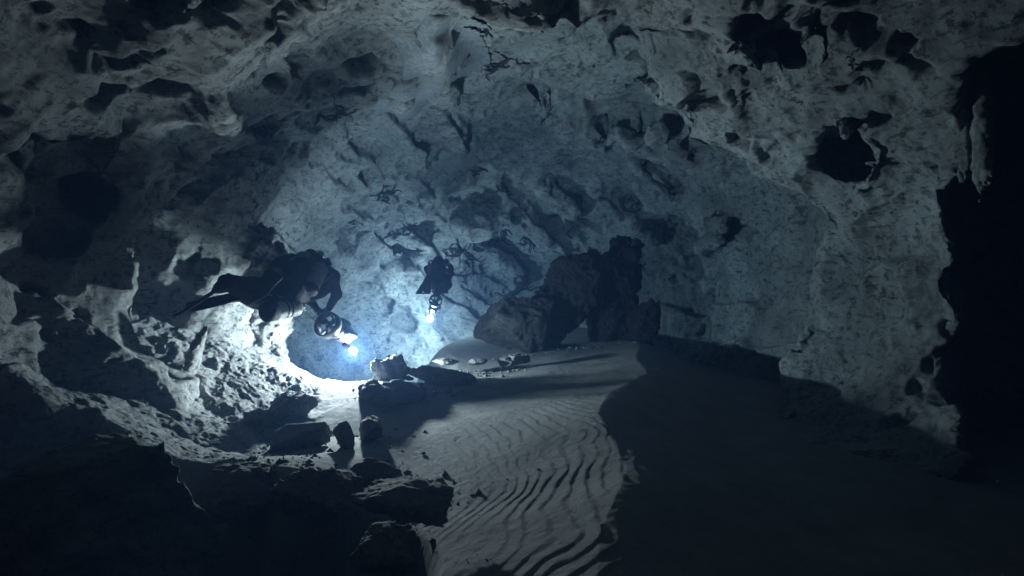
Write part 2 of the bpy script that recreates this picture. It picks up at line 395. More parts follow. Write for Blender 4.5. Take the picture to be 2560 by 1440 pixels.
g1, g2 = worley(P*3.2+.2*fbm(P*3, 2)[:, None]); z = z+rub*(.10*fbm(P*2.3+7, 5, .6)+.07*(.5-g1))
z = z+.004*fbm(P*14, 2)
nr = len(rows); idx = np.arange(nr*ncol).reshape(nr, ncol)
FQ = np.stack([idx[:-1, :-1], idx[:-1, 1:], idx[1:, 1:], idx[1:, :-1]], -1).reshape(-1, 4)
link('sand_floor', np.stack([x, y, z], 1), FQ, M_SAND, kind='structure', label='rippled pale sand floor of the cave')
print('floor verts', len(x))
# jagged rock slope climbing from the silt to the left wall
sx_ = np.linspace(-4.6, -1.35, 420); sy_ = np.linspace(3.15, 7.9, 560); SY, SX2 = np.meshgrid(sy_, sx_, indexing='ij'); x = SX2.ravel(); y = SY.ravel(); P = np.stack([x, y, 0*x], 1)
g1, g2 = worley(P*2.6+.5*np.stack([perlin(P*2), perlin(P*2+9), 0*x], 1))
up_ = np.clip((-1.95-x)/1.6, -.5, 1.6)
z = floor_h(x, y)-.05+.42*np.maximum(-2.15-x, 0)**1.2-.22*np.maximum(x+2.0, 0)+.10*fbm(P*1.5+3, 4, .5)*sstep(-.5, .3, up_)+.10*(.5-g1)*sstep(-.3, .3, up_)+.035*fbm(P*6, 4, .6, True)*sstep(-.3, .3, up_)
idx = np.arange(len(x)).reshape(len(sy_), len(sx_)); SQ = np.stack([idx[:-1, :-1], idx[:-1, 1:], idx[1:, 1:], idx[1:, :-1]], -1).reshape(-1, 4)
link('rock_slope', np.stack([x, y, z], 1), SQ, M_CAVE, kind='structure', label='jagged pale rubble slope rising from the silt to the left wall')
def fz(x, y): return float(floor_h(np.array([x]), np.array([y]))[0])

# ------------------------------------------------------------------ loose rocks
def rock(name, c, r, mat, label, seed=0, cuts=6, rough=.12, h=None, rot=(0, 0, 0), group=None, cat='rock', extra=None, sq=2.6):
    """a rock: a noisy super-ellipsoid with flat broken faces; c centre, r half sizes"""
    r = np.array(r, float); c = np.array(c, float); R = np.array(Matrix.Rotation(rot[2], 3, 'Z') @ Matrix.Rotation(rot[1], 3, 'Y') @ Matrix.Rotation(rot[0], 3, 'X'))
    rs = np.random.RandomState(seed+100); h = h or max(.012, r.max()/42)
    pl = [(v/np.linalg.norm(v), rs.uniform(.5, .85)) for v in rs.normal(size=(int(cuts*1.8), 3))]
    o = rs.rand(3)*50; mn = r.min()
    def fn(p):
        q = p/r; d = ((np.abs(q)**sq).sum(1)**(1/sq)-1)*mn
        for n, k in pl: d = smax(d, (q@n-k)*mn, .02*mn)
        if extra is not None: d = extra(p, d)
        s = 1/mn
        d = d-rough*mn*(fbm(p*s*.9+o, 4, .55))*1.3-rough*.5*mn*fbm(p*s*3+o, 3, .6, True)
        return d
    b = r*1.35+2*h
    V, Q = sdf_mesh(fn, -b, b, h)
    ob = link(name, V, Q, mat, label=label, cat=cat, group=group); ob.location = Vector(c); ob.rotation_euler = Matrix(R.tolist()).to_euler()
    return ob
def prock(name, px, py, Y, rpx, dep, mat, label, **k):       # centre and half sizes measured on the photo at distance Y
    return rock(name, at(px, py, Y), (rpx[0]/F*Y, dep, rpx[1]/F*Y), mat, label, **k)

prock('rock_pillar', 676, 775, 7.3, (54, 200), .38, M_ROCK, 'pale rock pillar just behind the near diver, its right side brightly lit', seed=1, cat='rock pillar', cuts=4, rough=.42, sq=2.2, h=.015)
prock('rock_ledge', 974, 930, 6.68, (48, 46), .12, M_SHADED, 'rugged ledge top with bright rim just right of the near lamp', seed=2, cuts=5, rough=.35, sq=3)
prock('rock_ledge', 980, 995, 6.05, (76, 42), .26, M_SHADED, 'blocky unlit rock below the rugged ledge top, left of the ripples', seed=32, cuts=4, rough=.2, sq=4)
prock('rock_slab', 740, 1095, 4.85, (78, 42), .24, M_ROCK, 'long flat tilted slab lying in shadow on the bright silt', seed=3, cuts=7, rough=.08, rot=(0, -.12, .2), sq=3)
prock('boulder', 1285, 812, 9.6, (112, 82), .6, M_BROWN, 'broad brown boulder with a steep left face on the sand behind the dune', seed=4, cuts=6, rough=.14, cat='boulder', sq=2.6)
prock('boulder', 1400, 755, 10.3, (62, 130), .45, M_SHADOW, 'rock arm coloured as black shadow, leaning right out of the brown boulder', seed=5, rot=(0, .80, 0), cuts=2, cat='boulder', rough=.5)
prock('boulder', 1350, 830, 10.2, (40, 60), .4, M_SHADOW, 'foot of rock coloured as black shadow between brown boulder and the pale wall patch', seed=35, cuts=4, cat='boulder', rough=.28)
prock('rock_column', 1543, 735, 10.6, (46, 112), .3, M_SHADOW, 'tall rock column coloured as shadow against the blue wall, right of the leaning arm', seed=6, rot=(0, .16, 0), cuts=1, cat='rock column', rough=.55)  # columns added in the shape of shadows on the wall
prock('rock_column', 1508, 820, 10.5, (34, 56), .3, M_SHADOW, 'short rock column coloured as shadow standing under the tall one', seed=36, cuts=3, cat='rock column', rough=.35)
prock('rock_column', 1606, 815, 10.2, (34, 70), .25, M_SHADOW, 'forked rock stump coloured as shadow, rightmost of the columns', seed=37, rot=(0, .08, 0), cuts=3, cat='rock column', rough=.4)
L_PEND = M_PALE
prock('rock_ledge', 215, 1330, 2.75, (300, 215), .42, M_ROCK, 'black unlit rock ledge filling the lower left corner', seed=8, cuts=3, rough=.14, sq=4, cat='rock ledge')
prock('rock', 640, 1215, 3.55, (105, 60), .3, M_ROCK, 'jagged dark rock on the silt edge, right of the black corner ledge', seed=9, cuts=6, rough=.3)
prock('rock', 800, 1230, 3.35, (95, 62), .3, M_ROCK, 'rough dark rock in the middle of the broken silt edge, under the flat slab', seed=10, cuts=6, rough=.3)
prock('rock', 1010, 1245, 3.2, (118, 40), .26, M_ROCK, 'dark rock whose pointed right end reaches onto the rippled sand', seed=11, rot=(0, .12, 0), cuts=6, rough=.22)
prock('rock', 930, 1180, 3.7, (60, 34), .2, M_ROCK, 'low mossy looking dark rock on the silt behind the pointed rock', seed=21, cuts=6, rough=.3)
prock('rock', 862, 1098, 4.75, (26, 42), .1, M_ROCK, 'small upright dark rock tooth right of the flat slab', seed=12, cuts=5, rough=.25)
prock('rock', 925, 1068, 5.05, (38, 36), .14, M_ROCK, 'dark peaked rock at the near foot of the blocky ledge', seed=13, cuts=5, rough=.25)
prock('rock', 970, 1380, 2.5, (70, 60), .2, M_ROCK, 'dark rock at the bottom edge beside the rippled sand', seed=22, cuts=5, rough=.3)
prock('rock', 730, 1018, 5.65, (52, 30), .2, M_ROCK, 'brown rock with a bright notch on the rubble left of the bright silt', seed=14, cuts=5, rough=.3)
prock('rock', 640, 1040, 5.35, (30, 18), .14, M_ROCK, 'small dark rock on the rubble slope left of the notched brown rock', seed=15, cuts=5, rough=.3)
prock('rock_fin', 490, 880, 5.6, (12, 62), .1, M_PALE, 'thin pale upright rock fin in front of the shadowed recess', seed=17, rot=(0, .3, 0), cuts=3, rough=.3)
prock('rock', 1300, 895, 7.6, (26, 18), .14, M_ROCK, 'larger dark rock of the group on the sand crest, middle of the picture', seed=18, cuts=6, rough=.3)
prock('rock', 1262, 903, 7.5, (20, 12), .1, M_ROCK, 'dark rock leaning on the left of the larger crest rock', seed=19, cuts=6, rough=.3)
prock('rock', 1195, 906, 7.4, (26, 9), .1, M_ROCK, 'flat dark rock on the sand between the plates and the crest rocks', seed=20, cuts=6, rough=.25)
prock('rock', 1110, 904, 7.3, (40, 8), .12, M_ROCK, 'long flat dark rock plate on the sand below the far lamp', seed=23, cuts=6, rough=.2)
prock('hanging_flake', 2455, 330, 4.1, (24, 150), .07, M_CAVE, 'long pale blade of rock hanging at the far right edge', seed=24, rot=(0, -.12, .5), cuts=2, rough=.3, cat='rock flake')
prock('hanging_flake', 2405, 350, 4.2, (10, 90), .05, M_CAVE, 'narrow short rock blade hanging just left of the long one', seed=25, rot=(0, .05, .5), cuts=2, rough=.3, cat='rock flake')

prock('rock', 1090, 938, 6.7, (90, 20), .2, M_ROCK, 'low dark rock ridge sloping right from the blocky ledge to the plates', seed=31, rot=(0, .12, 0), cuts=5, rough=.2)

# ------------------------------------------------------------------ round shapes
def frame_of(d, up=(0, 0, 1)):
    d = np.array(d, float); d /= np.linalg.norm(d); u = np.array(up, float)
    if abs(d@u) > .95: u = np.array([1., 0, 0])
    a = np.cross(u, d); a /= np.linalg.norm(a); return a, np.cross(d, a), d
def lathe(a, b, prof, n=24, closed=True):
    """turned shape along a->b; prof = (fraction along, radius)"""
    a = np.array(a, float); b = np.array(b, float); u, v, d = frame_of(b-a); V = []; Q = []
    for t, r in prof:
        for k in range(n):
            w = 2*math.pi*k/n; V.append(a+(b-a)*t+r*(math.cos(w)*u+math.sin(w)*v))
    for i in range(len(prof)-1):
        for k in range(n): Q.append((i*n+k, i*n+(k+1) % n, (i+1)*n+(k+1) % n, (i+1)*n+k))
    if closed: Q.append(tuple(range(n))[::-1]); Q.append(tuple((len(prof)-1)*n+k for k in range(n)))
    return V, Q
def tube(pts, r, n=8, sm=4):
    P = [np.array(p, float) for p in pts]
    if len(P) > 2 and sm > 1:                 # Catmull-Rom
        o = []; E = [2*P[0]-P[1]]+P+[2*P[-1]-P[-2]]
        for i in range(len(P)-1):
            for k in range(sm):
                t = k/sm; p0, p1, p2, p3 = E[i:i+4]
                o.append(.5*(2*p1+(p2-p0)*t+(2*p0-5*p1+4*p2-p3)*t*t+(3*p1-p0-3*p2+p3)*t**3))
        P = o+[P[-1]]
    V = []; Q = []
    for i, p in enumerate(P):
        d = P[min(i+1, len(P)-1)]-P[max(i-1, 0)]; u, v, _ = frame_of(d)
        rr = r[min(i*len(r)//len(P), len(r)-1)] if isinstance(r, (list, tuple)) else r
        for k in range(n): V.append(p+rr*(math.cos(2*math.pi*k/n)*u+math.sin(2*math.pi*k/n)*v))
    for i in range(len(P)-1):
        for k in range(n): Q.append((i*n+k, i*n+(k+1) % n, (i+1)*n+(k+1) % n, (i+1)*n+k))
    Q.append(tuple(range(n))[::-1]); Q.append(tuple((len(P)-1)*n+k for k in range(n)))
    return V, Q
def box(c, ux, uy, uz):
    c, ux, uy, uz = [np.array(v, float) for v in (c, ux, uy, uz)]
    V = [c+a*ux+b*uy+d*uz for d in (-1, 1) for b in (-1, 1) for a in (-1, 1)]
    return V, [(0, 2, 3, 1), (4, 5, 7, 6), (0, 1, 5, 4), (2, 6, 7, 3), (0, 4, 6, 2), (1, 3, 7, 5)]
def join(*parts):
    V = []; Q = []
    for v, q in parts:
        o = len(V); V += list(v); Q += [tuple(i+o for i in f) for f in q]
    return V, Q
def part(name, geo, mat, parent, smooth=True, **k):
    loc = np.array(parent.matrix_world.translation) if parent and parent.type == 'EMPTY' else np.zeros(3)
    if parent and parent.type != 'EMPTY' and parent.parent: loc = np.array(parent.parent.location)
    V, Q = geo; V = np.array(V, float)-loc
    return link(name, V, Q, mat, parent, smooth, **k)
def smoothby(o, ang=35):
    me = o.data
    try: me.set_sharp_from_angle(angle=math.radians(ang))
    except Exception: pass
    return o
M_SUIT = plain('black_drysuit', (.0035, .004, .0055), .85, 0, .006); M_SUIT.node_tree.nodes['Principled BSDF'].inputs['Specular IOR Level'].default_value = .12
M_RUB = plain('black_rubber', (.005, .005, .006), .8); M_RUB.node_tree.nodes['Principled BSDF'].inputs['Specular IOR Level'].default_value = .15
M_TANKG = plain('grey_green_cylinder', (.15, .18, .175), .4)
M_TANKW = plain('white_cylinder', (.40, .42, .41), .5)
M_BAND = plain('black_band', (.02, .02, .022), .6)
M_METAL = plain('brushed_metal', (.25, .25, .25), .45, 1)
M_SCOOT = plain('scooter_plastic', (.012, .013, .017), .45)
M_REFL = plain('pale_reflector', (.7, .72, .75), .4)
M_HOSE = plain('grey_hose', (.13, .13, .14), .45)

# ------------------------------------------------------------------ divers
def body_mesh(caps, h=.009, k=.035):
    P = np.array([c[:2] for c in caps]).reshape(-1, 3); R = max(c[2] for c in caps)
    lo = P.min(0)-R-.05; hi = P.max(0)+R+.05; n = [int((hi[a]-lo[a])/h)+2 for a in range(3)]
    ax = [lo[a]+h*np.arange(n[a]) for a in range(3)]; D = np.full(n, .3, np.float32)
    for c in caps:
        a, b, ra, rb = np.array(c[0]), np.array(c[1]), c[2], c[3]; kk = c[4] if len(c) > 4 else k
        m = max(ra, rb)+.09; l = np.minimum(a, b)-m; u = np.maximum(a, b)+m
        sl = tuple(slice(max(0, int((l[q]-lo[q])/h)), min(n[q], int((u[q]-lo[q])/h)+1)) for q in range(3))
        g = np.stack(np.meshgrid(*[ax[q][sl[q]] for q in range(3)], indexing='ij'), -1)
        d = cap(g.reshape(-1, 3), a, b, ra, rb).reshape(g.shape[:3]); D[sl] = smin(D[sl], d, kk)
    # soft folds of the suit
    near = np.argwhere(np.abs(D) < .03); p = near*h+lo
    D[tuple(near.T)] += (.006*fbm(p*9, 2)+.004*perlin(p*np.array([16, 16, 30]))).astype(np.float32)
    V, Q = surface_nets(D, lo, h); return laplace(V, Q, 1, .4), Q
def hand_caps(wrist, grip, side, curl):
    """palm and five bent fingers closing round a bar at grip; side = along the bar, curl = direction the tips come round"""
    w = np.array(wrist); g = np.array(grip); s = np.array(side)/np.linalg.norm(side); c = np.array(curl)/np.linalg.norm(curl)
    d = (g-w)/np.linalg.norm(g-w); o = []
    for i, (off, ln) in enumerate(((-.034, .9), (-.011, 1.0), (.012, .95), (.034, .78))):
        k0 = g-d*.01+s*off; k1 = k0+d*.035*ln+c*.010; k2 = k1+c*.032*ln-d*.006; k3 = k2-d*.024*ln+c*.004
        o += [(w, k0, .024, .017, .01), (k0, k1, .0125, .0115, .006), (k1, k2, .0115, .0105, .004), (k2, k3, .0105, .009, .004)]
    t0 = w+s*-.028+d*.03; t1 = t0-s*.02+c*.02+d*.015; t2 = t1+d*.025+c*.012
    o += [(w, t0, .022, .016, .01), (t0, t1, .014, .012, .006), (t1, t2, .012, .010, .004)]
    return o
def fin_geo(a, b, wdir, w0=.075, w1=.12, th=.012, bend=.0, taper=0.):
    """swim fin: foot pocket at a, blade to b, two side rails"""
    a = np.array(a); b = np.array(b); d = b-a; L = np.linalg.norm(d); d = d/L; wd = np.array(wdir, float); wd -= d*(wd@d); wd /= np.linalg.norm(wd); n = np.cross(d, wd)
    V = []; Q = []; st = [(0, .8, 3.6), (.12, .85, 3.4), (.25, .9, 2.4), (.34, 1, 1.2), (.5, 1.15, .9), (.7, 1.32, .8), (.9, 1.5, .7), (.97, 1.5, .6), (1.0, 1.3, .4)]
    for t, ww, tt in st:
        ww = ww*(1-taper*t); wv = w0*ww; tv = th*tt; off = n*bend*math.sin(t*math.pi/2)**2
        for u, v in ((-1, -.3), (-1, .3), (-.55, 1 if t < .3 else .5), (0, 1.1 if t < .3 else .45), (.55, 1 if t < .3 else .5), (1, .3), (1, -.3), (.55, -1 if t < .3 else -.5), (0, -1.1 if t < .3 else -.45), (-.55, -1 if t < .3 else -.5)):
            V.append(a+d*L*t+wd*wv*u+n*tv*v+off)
    for i in range(len(st)-1):
        for k in range(10): Q.append((i*10+k, i*10+(k+1) % 10, (i+1)*10+(k+1) % 10, (i+1)*10+k))
    Q += [tuple(range(10))[::-1], tuple(range(len(V)-10, len(V)))]
    rails = [tube([a+d*L*t+wd*w0*ww*(1-taper*t)*sgn+n*bend*math.sin(t*math.pi/2)**2 for t, ww, _ in st[2:8]], .011, 6, 2) for sgn in (-1, 1)]
    return join((V, Q), *rails)
def tank(a, b, r, top=True):
    L = np.linalg.norm(np.array(b)-np.array(a)); q = r/L
    return lathe(a, b, [(0, r*.6), (.012, r*.92), (.04, r), (1-q*.9, r), (1-q*.55, r*.9), (1-q*.25, r*.65), (1, r*.28), (1.001, r*.26)])

# near diver ----------------------------------------------------------------
hip = at(714, 728, 6.18); sh = at(803, 694, 6.70)
hd = (sh-hip)/np.linalg.norm(sh-hip); nb = np.array([-.35, -.35, .87]); nb -= hd*(nb@hd); nb /= np.linalg.norm(nb); lt = np.cross(hd, nb)
shR = at(830, 692, 6.60); shL = at(772, 690, 6.85); elR = at(842, 735, 6.70); wrR = at(822, 771, 6.70); elL = at(772, 748, 7.0); wrL = at(790, 769, 6.78)
hR = hip+lt*.09; hL = hip-lt*.09
knL = at(628, 727, 5.85); anL = at(572, 706, 5.58); knR = at(660, 752, 6.02); anR = at(608, 738, 5.80)
head = at(772, 648, 6.95); neck = at(790, 672, 6.80)
GRIP = at(806, 777, 6.70); bar = at(830, 776, 6.66)-at(790, 778, 6.74)
caps = [(hip, hip+hd*.28, .155, .15, .08), (hip+hd*.28, sh, .15, .17, .08), (hip+lt*.06-nb*.06, sh-nb*.10-hd*.1, .13, .13, .08), (shL, shR, .095, .095, .06), (hL, hR, .13, .13, .06),
        (sh, neck, .10, .075), (neck, head, .075, .08, .04), (head, head+hd*.04+nb*.02, .105, .10, .04),
        (shR, elR, .075, .058), (elR, wrR, .060, .042), (shL, elL, .072, .056), (elL, wrL, .056, .04),
        (hL, knL, .165, .145), (knL, anL, .140, .085), (hR, knR, .14, .11), (knR, anR, .11, .07),
        (anL, anL+(knL-anL)*-.25, .055, .05), (anR, anR+(knR-anR)*-.25, .055, .05)]
ub = bar/np.linalg.norm(bar)
caps += hand_caps(wrR, GRIP+ub*.03, ub, (0, .2, -1)); caps += hand_caps(wrL, GRIP-ub*.04, ub, (0, .2, -1))
P1 = thing('person', 'near diver in a black drysuit gliding away with legs trailing left, holding the larger scooter', 'diver', 'divers on underwater scooters', hip)
bpy.context.view_layer.update()
part('body', body_mesh(caps), M_SUIT, P1)
anLe = anL+(anL-knL)*.22; anRe = anR+(anR-knR)*.22
part('fin', fin_geo(anL+np.array([.02, .03, .02]), at(430, 782, 5.22), (.3, .85, .42), .13, .13, .022, .04, .62), M_RUB, P1)
part('fin', fin_geo(anR, at(468, 762, 5.45), (.25, 1, .42), .10, .13, .013, .03, .5), M_RUB, P1)
# rebreather pack with two cylinders, wing and hoses
sc_a = hip+hd*.02+nb*.22; 
bk = part('backpack', join(lathe(hip+nb*.20+hd*.05, sh+nb*.20+hd*.05, [(0, .05), (.02, .10), (.08, .115), (.92, .115), (.98, .10), (1, .05)]),
     lathe(at(690, 668, 6.3), at(742, 650, 6.7), [(0, .03), (.08, .09), (.3, .105), (.8, .10), (1, .05)])), M_SUIT, P1, label='black rebreather pack worn on the back')
part('canister_lid', lathe(sh+nb*.27-hd*.17, sh+nb*.36-hd*.15, [(0, .085), (.5, .085), (.8, .07), (1, .03)]), M_TANKG, P1)
part('gas_cylinder', tank(at(672, 700, 6.05), at(742, 655, 6.55), .075), M_TANKG, P1)
part('gas_cylinder', tank(at(772, 728, 6.22), at(806, 662, 6.55), .09), M_TANKG, P1)
for q0, q1 in ((at(672, 700, 6.05), at(742, 655, 6.55)), (at(772, 728, 6.22), at(806, 662, 6.55))):
    part('cylinder_boot', lathe(q0-(q1-q0)*.03, q0+(q1-q0)*.14, [(0, .06), (.15, .085), (.3, .094), (1, .094)]), M_RUB, P1)
part('lamp_battery', lathe(at(776, 655, 6.6), at(803, 635, 6.8), [(0, .04), (.05, .052), (.92, .052), (1, .045)]), M_TANKG, P1)
part('valve', join(lathe(at(806, 662, 6.55), at(811, 650, 6.62), [(0, .02), (1, .02)]), lathe(at(804, 654, 6.55), at(828, 660, 6.6), [(0, .02), (.2, .026), (.8, .026), (1, .02)]),
     lathe(at(818, 646, 6.6), at(823, 654, 6.6), [(0, .022), (1, .022)])), M_RUB, P1)
part('hose', tube([at(745, 655, 6.5), at(775, 638, 6.6), at(800, 655, 6.6), at(796, 680, 6.45)], .016), M_RUB, P1)
part('hose', tube([at(630, 757, 5.72), at(662, 742, 5.75), at(684, 716, 5.78), at(710, 690, 5.9)], .007), M_HOSE, P1, label='thin pale hose along the thigh')
part('hose', tube([at(833, 684, 6.5), at(812, 704, 6.35), at(795, 716, 6.3), at(770, 732, 6.2)], .006), M_HOSE, P1)
part('hood_mask', join(lathe(head+hd*.07-nb*.03, head+hd*.135-nb*.04, [(0, .05), (.3, .072), (1, .068)]), lathe(head+hd*.08-nb*.09, head+hd*.16-nb*.12, [(0, .03), (.5, .035), (1, .02)])), M_RUB, P1)
part('harness_strap', tube([hip-lt*.16+nb*.02, hip-lt*.05+nb*.165, hip+lt*.10+nb*.15, hip+lt*.17, hip+lt*.12-nb*.12], .012), M_BAND, P1)
for q in ((694, 740, 5.92), (735, 762, 6.05), (668, 735, 5.78)):
    a0 = at(*q); part('clip', tube([a0, a0+[.025, 0, -.012], a0+[.05, .01, -.006]], .005, 6), M_METAL, P1)
part('crotch_pouch', box(at(690, 757, 6.02), hd*.09, lt*.06, nb*.05), M_SUIT, P1)
# the cylinder slung under the diver
S1 = thing('bailout_cylinder', 'white gas cylinder with two black bands and a black boot slung under the near diver', 'gas cylinder', None, at(705, 778, 6.1))
bpy.context.view_layer.update()
A = at(664, 781, 5.78); B = at(752, 768, 6.22)
part('shell', tank(A, B, .095), M_TANKW, S1)
part('boot', lathe(A-(B-A)*.03, A+(B-A)*.22, [(0, .07), (.08, .098), (.2, .104), (1, .104)]), M_RUB, S1)
for t in (.46, .58): part('band', lathe(A+(B-A)*t, A+(B-A)*(t+.045), [(0, .0985), (1, .0985)]), M_BAND, S1)
part('valve', join(lathe(B, B+(B-A)*.12, [(0, .022), (1, .018)]), lathe(B+(B-A)*.07+[0, 0, .05], B+(B-A)*.07-[0, 0, .05], [(0, .02), (1, .02)])), M_METAL, S1)
part('rigging_cord', tube([A+(B-A)*.5+[0, -.1, .02], A+(B-A)*.8+[0, -.09, .03], B+(B-A)*.08+[0, -.03, .02]], .005), M_BAND, S1)

# scooters --------------------------------------------------------------------
def scooter(ring, nose, lamp, label, R=.155, grip=None, cord=(), back=None):
    ring = np.array(ring); nose = np.array(nose); lamp = np.array(lamp); T = thing('underwater_scooter', label, 'underwater scooter', 'divers\' underwater scooters', ring)
    bpy.context.view_layer.update()
    d = nose-ring; L = np.linalg.norm(d); d = d/L; u, v, _ = frame_of(d)
    dep = .11
    a = ring-d*dep/2; n = 40; V = []; Q = []
    prof = [(-dep/2, R-.004), (-dep/2-.004, R-.012), (-dep/2, R-.02), (0, R-.024), (dep/2, R-.018), (dep/2+.004, R-.01), (dep/2, R-.004), (0, R)]
    for t, r in prof:
        for k in range(n): w = 2*math.pi*k/n; V.append(ring+d*t+r*(math.cos(w)*u+math.sin(w)*v))
    m = len(prof)
    for i in range(m):
        for k in range(n): Q.append((i*n+k, ((i+1) % m)*n+k, ((i+1) % m)*n+(k+1) % n, i*n+(k+1) % n))
    part('shroud', (V, Q), M_SCOOT, T)
    part('hub', lathe(ring-d*.03, ring+d*.10, [(0, .012), (.05, .022), (.2, .036), (.6, .055), (1, .07)]), M_SCOOT, T)
    part('propeller_nut', lathe(ring-d*.045, ring-d*.028, [(0, .012), (1, .017)]), M_METAL, T)
    for k in range(3):
        w = 2*math.pi*k/3+.5; r_ = math.cos(w)*u+math.sin(w)*v; t_ = -math.sin(w)*u+math.cos(w)*v
        V = []; 
        for rr, ww, tw in ((.02, .016, .8), (.06, .034, .6), (.10, .040, .4), (R-.03, .028, .3)):
            e = t_*math.cos(tw)+d*math.sin(tw); f = np.cross(r_, e)
            for sg, tt in ((-1, 0), (0, 1), (1, 0), (0, -1)): V.append(ring+r_*rr+e*ww*sg+f*.005*tt)
        Q = [(i*4+j, i*4+(j+1) % 4, i*4+4+(j+1) % 4, i*4+4+j) for i in range(3) for j in range(4)]+[(3, 2, 1, 0), (12, 13, 14, 15)]
        part('propeller_blade', (V, Q), M_SCOOT, T)
    for k in range(4):
        w = 2*math.pi*(k+.5)/4; r_ = math.cos(w)*u+math.sin(w)*v; t_ = -math.sin(w)*u+math.cos(w)*v
        part('shroud_strut', box(ring+d*.05+r_*(.05+R)/2, r_*((R-.05)/2-.006), t_*.006, d*.022), M_SCOOT, T)
    b0 = ring+d*.10; body = part('motor_body', lathe(b0, nose, [(0, .07), (.12, .09), (.2, .10), (.8, .105), (.92, .09), (.98, .06), (1, .03)]), M_SCOOT, T)
    for t in (.33, .80): part('clamp_ring', lathe(b0+(nose-b0)*t, b0+(nose-b0)*(t+.05), [(0, .108), (.5, .111), (1, .108)]), M_BAND, T)
    hb = ring-v*0
    if grip is not None:
        gc, gd = np.array(grip[0]), np.array(grip[1]); gd = gd/np.linalg.norm(gd)
        part('handle', join(tube([gc-gd*.1, gc+gd*.1], .012, 8, 1), tube([gc+gd*.08, gc+gd*.08+(ring+d*.12-gc)*.5, ring+d*.14+(gc-ring)/np.linalg.norm(gc-ring)*.09], .012), tube([gc-gd*.08, gc-gd*.04+(ring+d*.12-gc)*.5, ring+d*.14+(gc-ring)/np.linalg.norm(gc-ring)*.09], .012)), M_SCOOT, T)
    # lamp head on a bracket beside the nose
    hc = nose+(lamp-nose)*.15; hc = nose if back is None else np.array(back); ld = (lamp-hc)/np.linalg.norm(lamp-hc); h1 = lamp-ld*.095; h0 = h1-ld*.11
    hd_ = part('video_lamp', lathe(h0, h1, [(0, .024), (.06, .031), (.5, .031), (.6, .028), (.7, .033), (.94, .033), (1, .028)]), M_SCOOT, T)
    part('lens', lathe(h1, h1+ld*.012, [(0, .026), (.6, .024), (1, .016)]), M_REFL, hd_)
    part('lamp_bracket', tube([nose-d*.1+u*.1, (nose+h0)/2+u*.09, h0+ld*.03], .008), M_METAL, T)
    for k in (-1, 1):                          # thin wire guard carrying the bulb in front of the lens
        part('bulb_wire', tube([h1+u*.034*k, (h1+lamp)/2+u*.030*k, lamp+u*.024*k], .0022, 6), M_METAL, hd_)
    for k, off in enumerate((v*.13, -u*.13)):
        e = nose-d*.16+off; part('ballast_pod', lathe(e-d*.09, e+d*.11, [(0, .02), (.1, .04), (.85, .045), (.97, .03), (1, .015)]), M_SCOOT, T)
    if len(cord): part('tow_cord', tube(cord, .0045, 6), M_BAND, T)
    return T, hd_
SC1, H1 = scooter(at(820, 813, 6.55), at(873, 843, 6.93), LAMP1, 'larger scooter with a round propeller guard towed by the near diver', .158, grip=(GRIP, bar),
    cord=[at(755, 768, 6.2), at(775, 790, 6.3), at(800, 815, 6.4), at(815, 838, 6.45)], back=at(862, 862, 6.66))
# far diver -------------------------------------------------------------------
def P(x, y, Y): return at(x, y, Y)
hip2 = P(1100, 700, 12.35); sh2 = P(1098, 672, 12.75); h2 = (sh2-hip2)/np.linalg.norm(sh2-hip2); n2v = np.array([0, -.55, .83]); n2v -= h2*(n2v@h2); n2v /= np.linalg.norm(n2v); l2 = np.cross(h2, n2v)
g2 = P(1093, 733, 12.80); b2 = l2
sR, sL = sh2+l2*.22, sh2-l2*.22; eR, eL = P(1127, 684, 12.95), P(1068, 672, 12.95); wR, wL = P(1106, 722, 12.85), P(1083, 722, 12.85)
kR, kL = P(1117, 712, 12.0), P(1084, 712, 12.0); aR, aL = P(1112, 702, 11.65), P(1070, 698, 11.65)
hd2 = P(1099, 655, 13.0)
caps2 = [(hip2, sh2, .19, .21, .08), (sL, sR, .11, .11, .06), (hip2-l2*.09, hip2+l2*.09, .13, .13, .06), (sh2, hd2, .08, .08, .04), (hd2, hd2+h2*.04, .105, .10, .04),
         (sR, eR, .09, .075), (eR, wR, .075, .045), (sL, eL, .09, .075), (eL, wL, .075, .045), (hip2+l2*.11, kR, .14, .11), (kR, aR, .11, .075), (hip2-l2*.11, kL, .14, .11), (kL, aL, .11, .075)]
caps2 += hand_caps(wR, g2+b2*.04, b2, (0, .3, -1))+hand_caps(wL, g2-b2*.04, b2, (0, .3, -1))
P2 = thing('person', 'far diver seen from behind against the blue wall, fins hanging down, holding the smaller scooter', 'diver', 'divers on underwater scooters', hip2)
bpy.context.view_layer.update()
part('body', body_mesh(caps2, .011), M_SUIT, P2)
part('fin', fin_geo(P(1070, 698, 11.62), P(1057, 735, 11.35), (1, 0, .25), .10, .14, .013), M_RUB, P2)
part('fin', fin_geo(P(1108, 706, 11.62), P(1102, 732, 11.4), (1, 0, -.1), .095, .13, .013), M_RUB, P2)
part('backpack', lathe(hip2+n2v*.2, sh2+n2v*.2+h2*.08, [(0, .06), (.05, .12), (.9, .125), (1, .07)]), M_SUIT, P2, label='black rebreather pack worn on the back')
for k, x0 in ((-1, 1078), (1, 1117)):
    part('gas_cylinder', tank(hip2+l2*.17*k+n2v*.12, sh2+l2*.17*k+n2v*.14+h2*.12, .078), M_BAND, P2)
part('hose', tube([P(1073, 675, 12.3), P(1080, 668, 12.4), P(1090, 664, 12.5), P(1096, 664, 12.6)], .012), M_HOSE, P2)
part('hose', tube([P(1110, 671, 12.4), P(1113, 675, 12.35), P(1109, 680, 12.3)], .010), M_HOSE, P2)
part('hose', tube([P(1074, 658, 12.5), P(1072, 668, 12.4), P(1071, 680, 12.3)], .012), M_HOSE, P2)
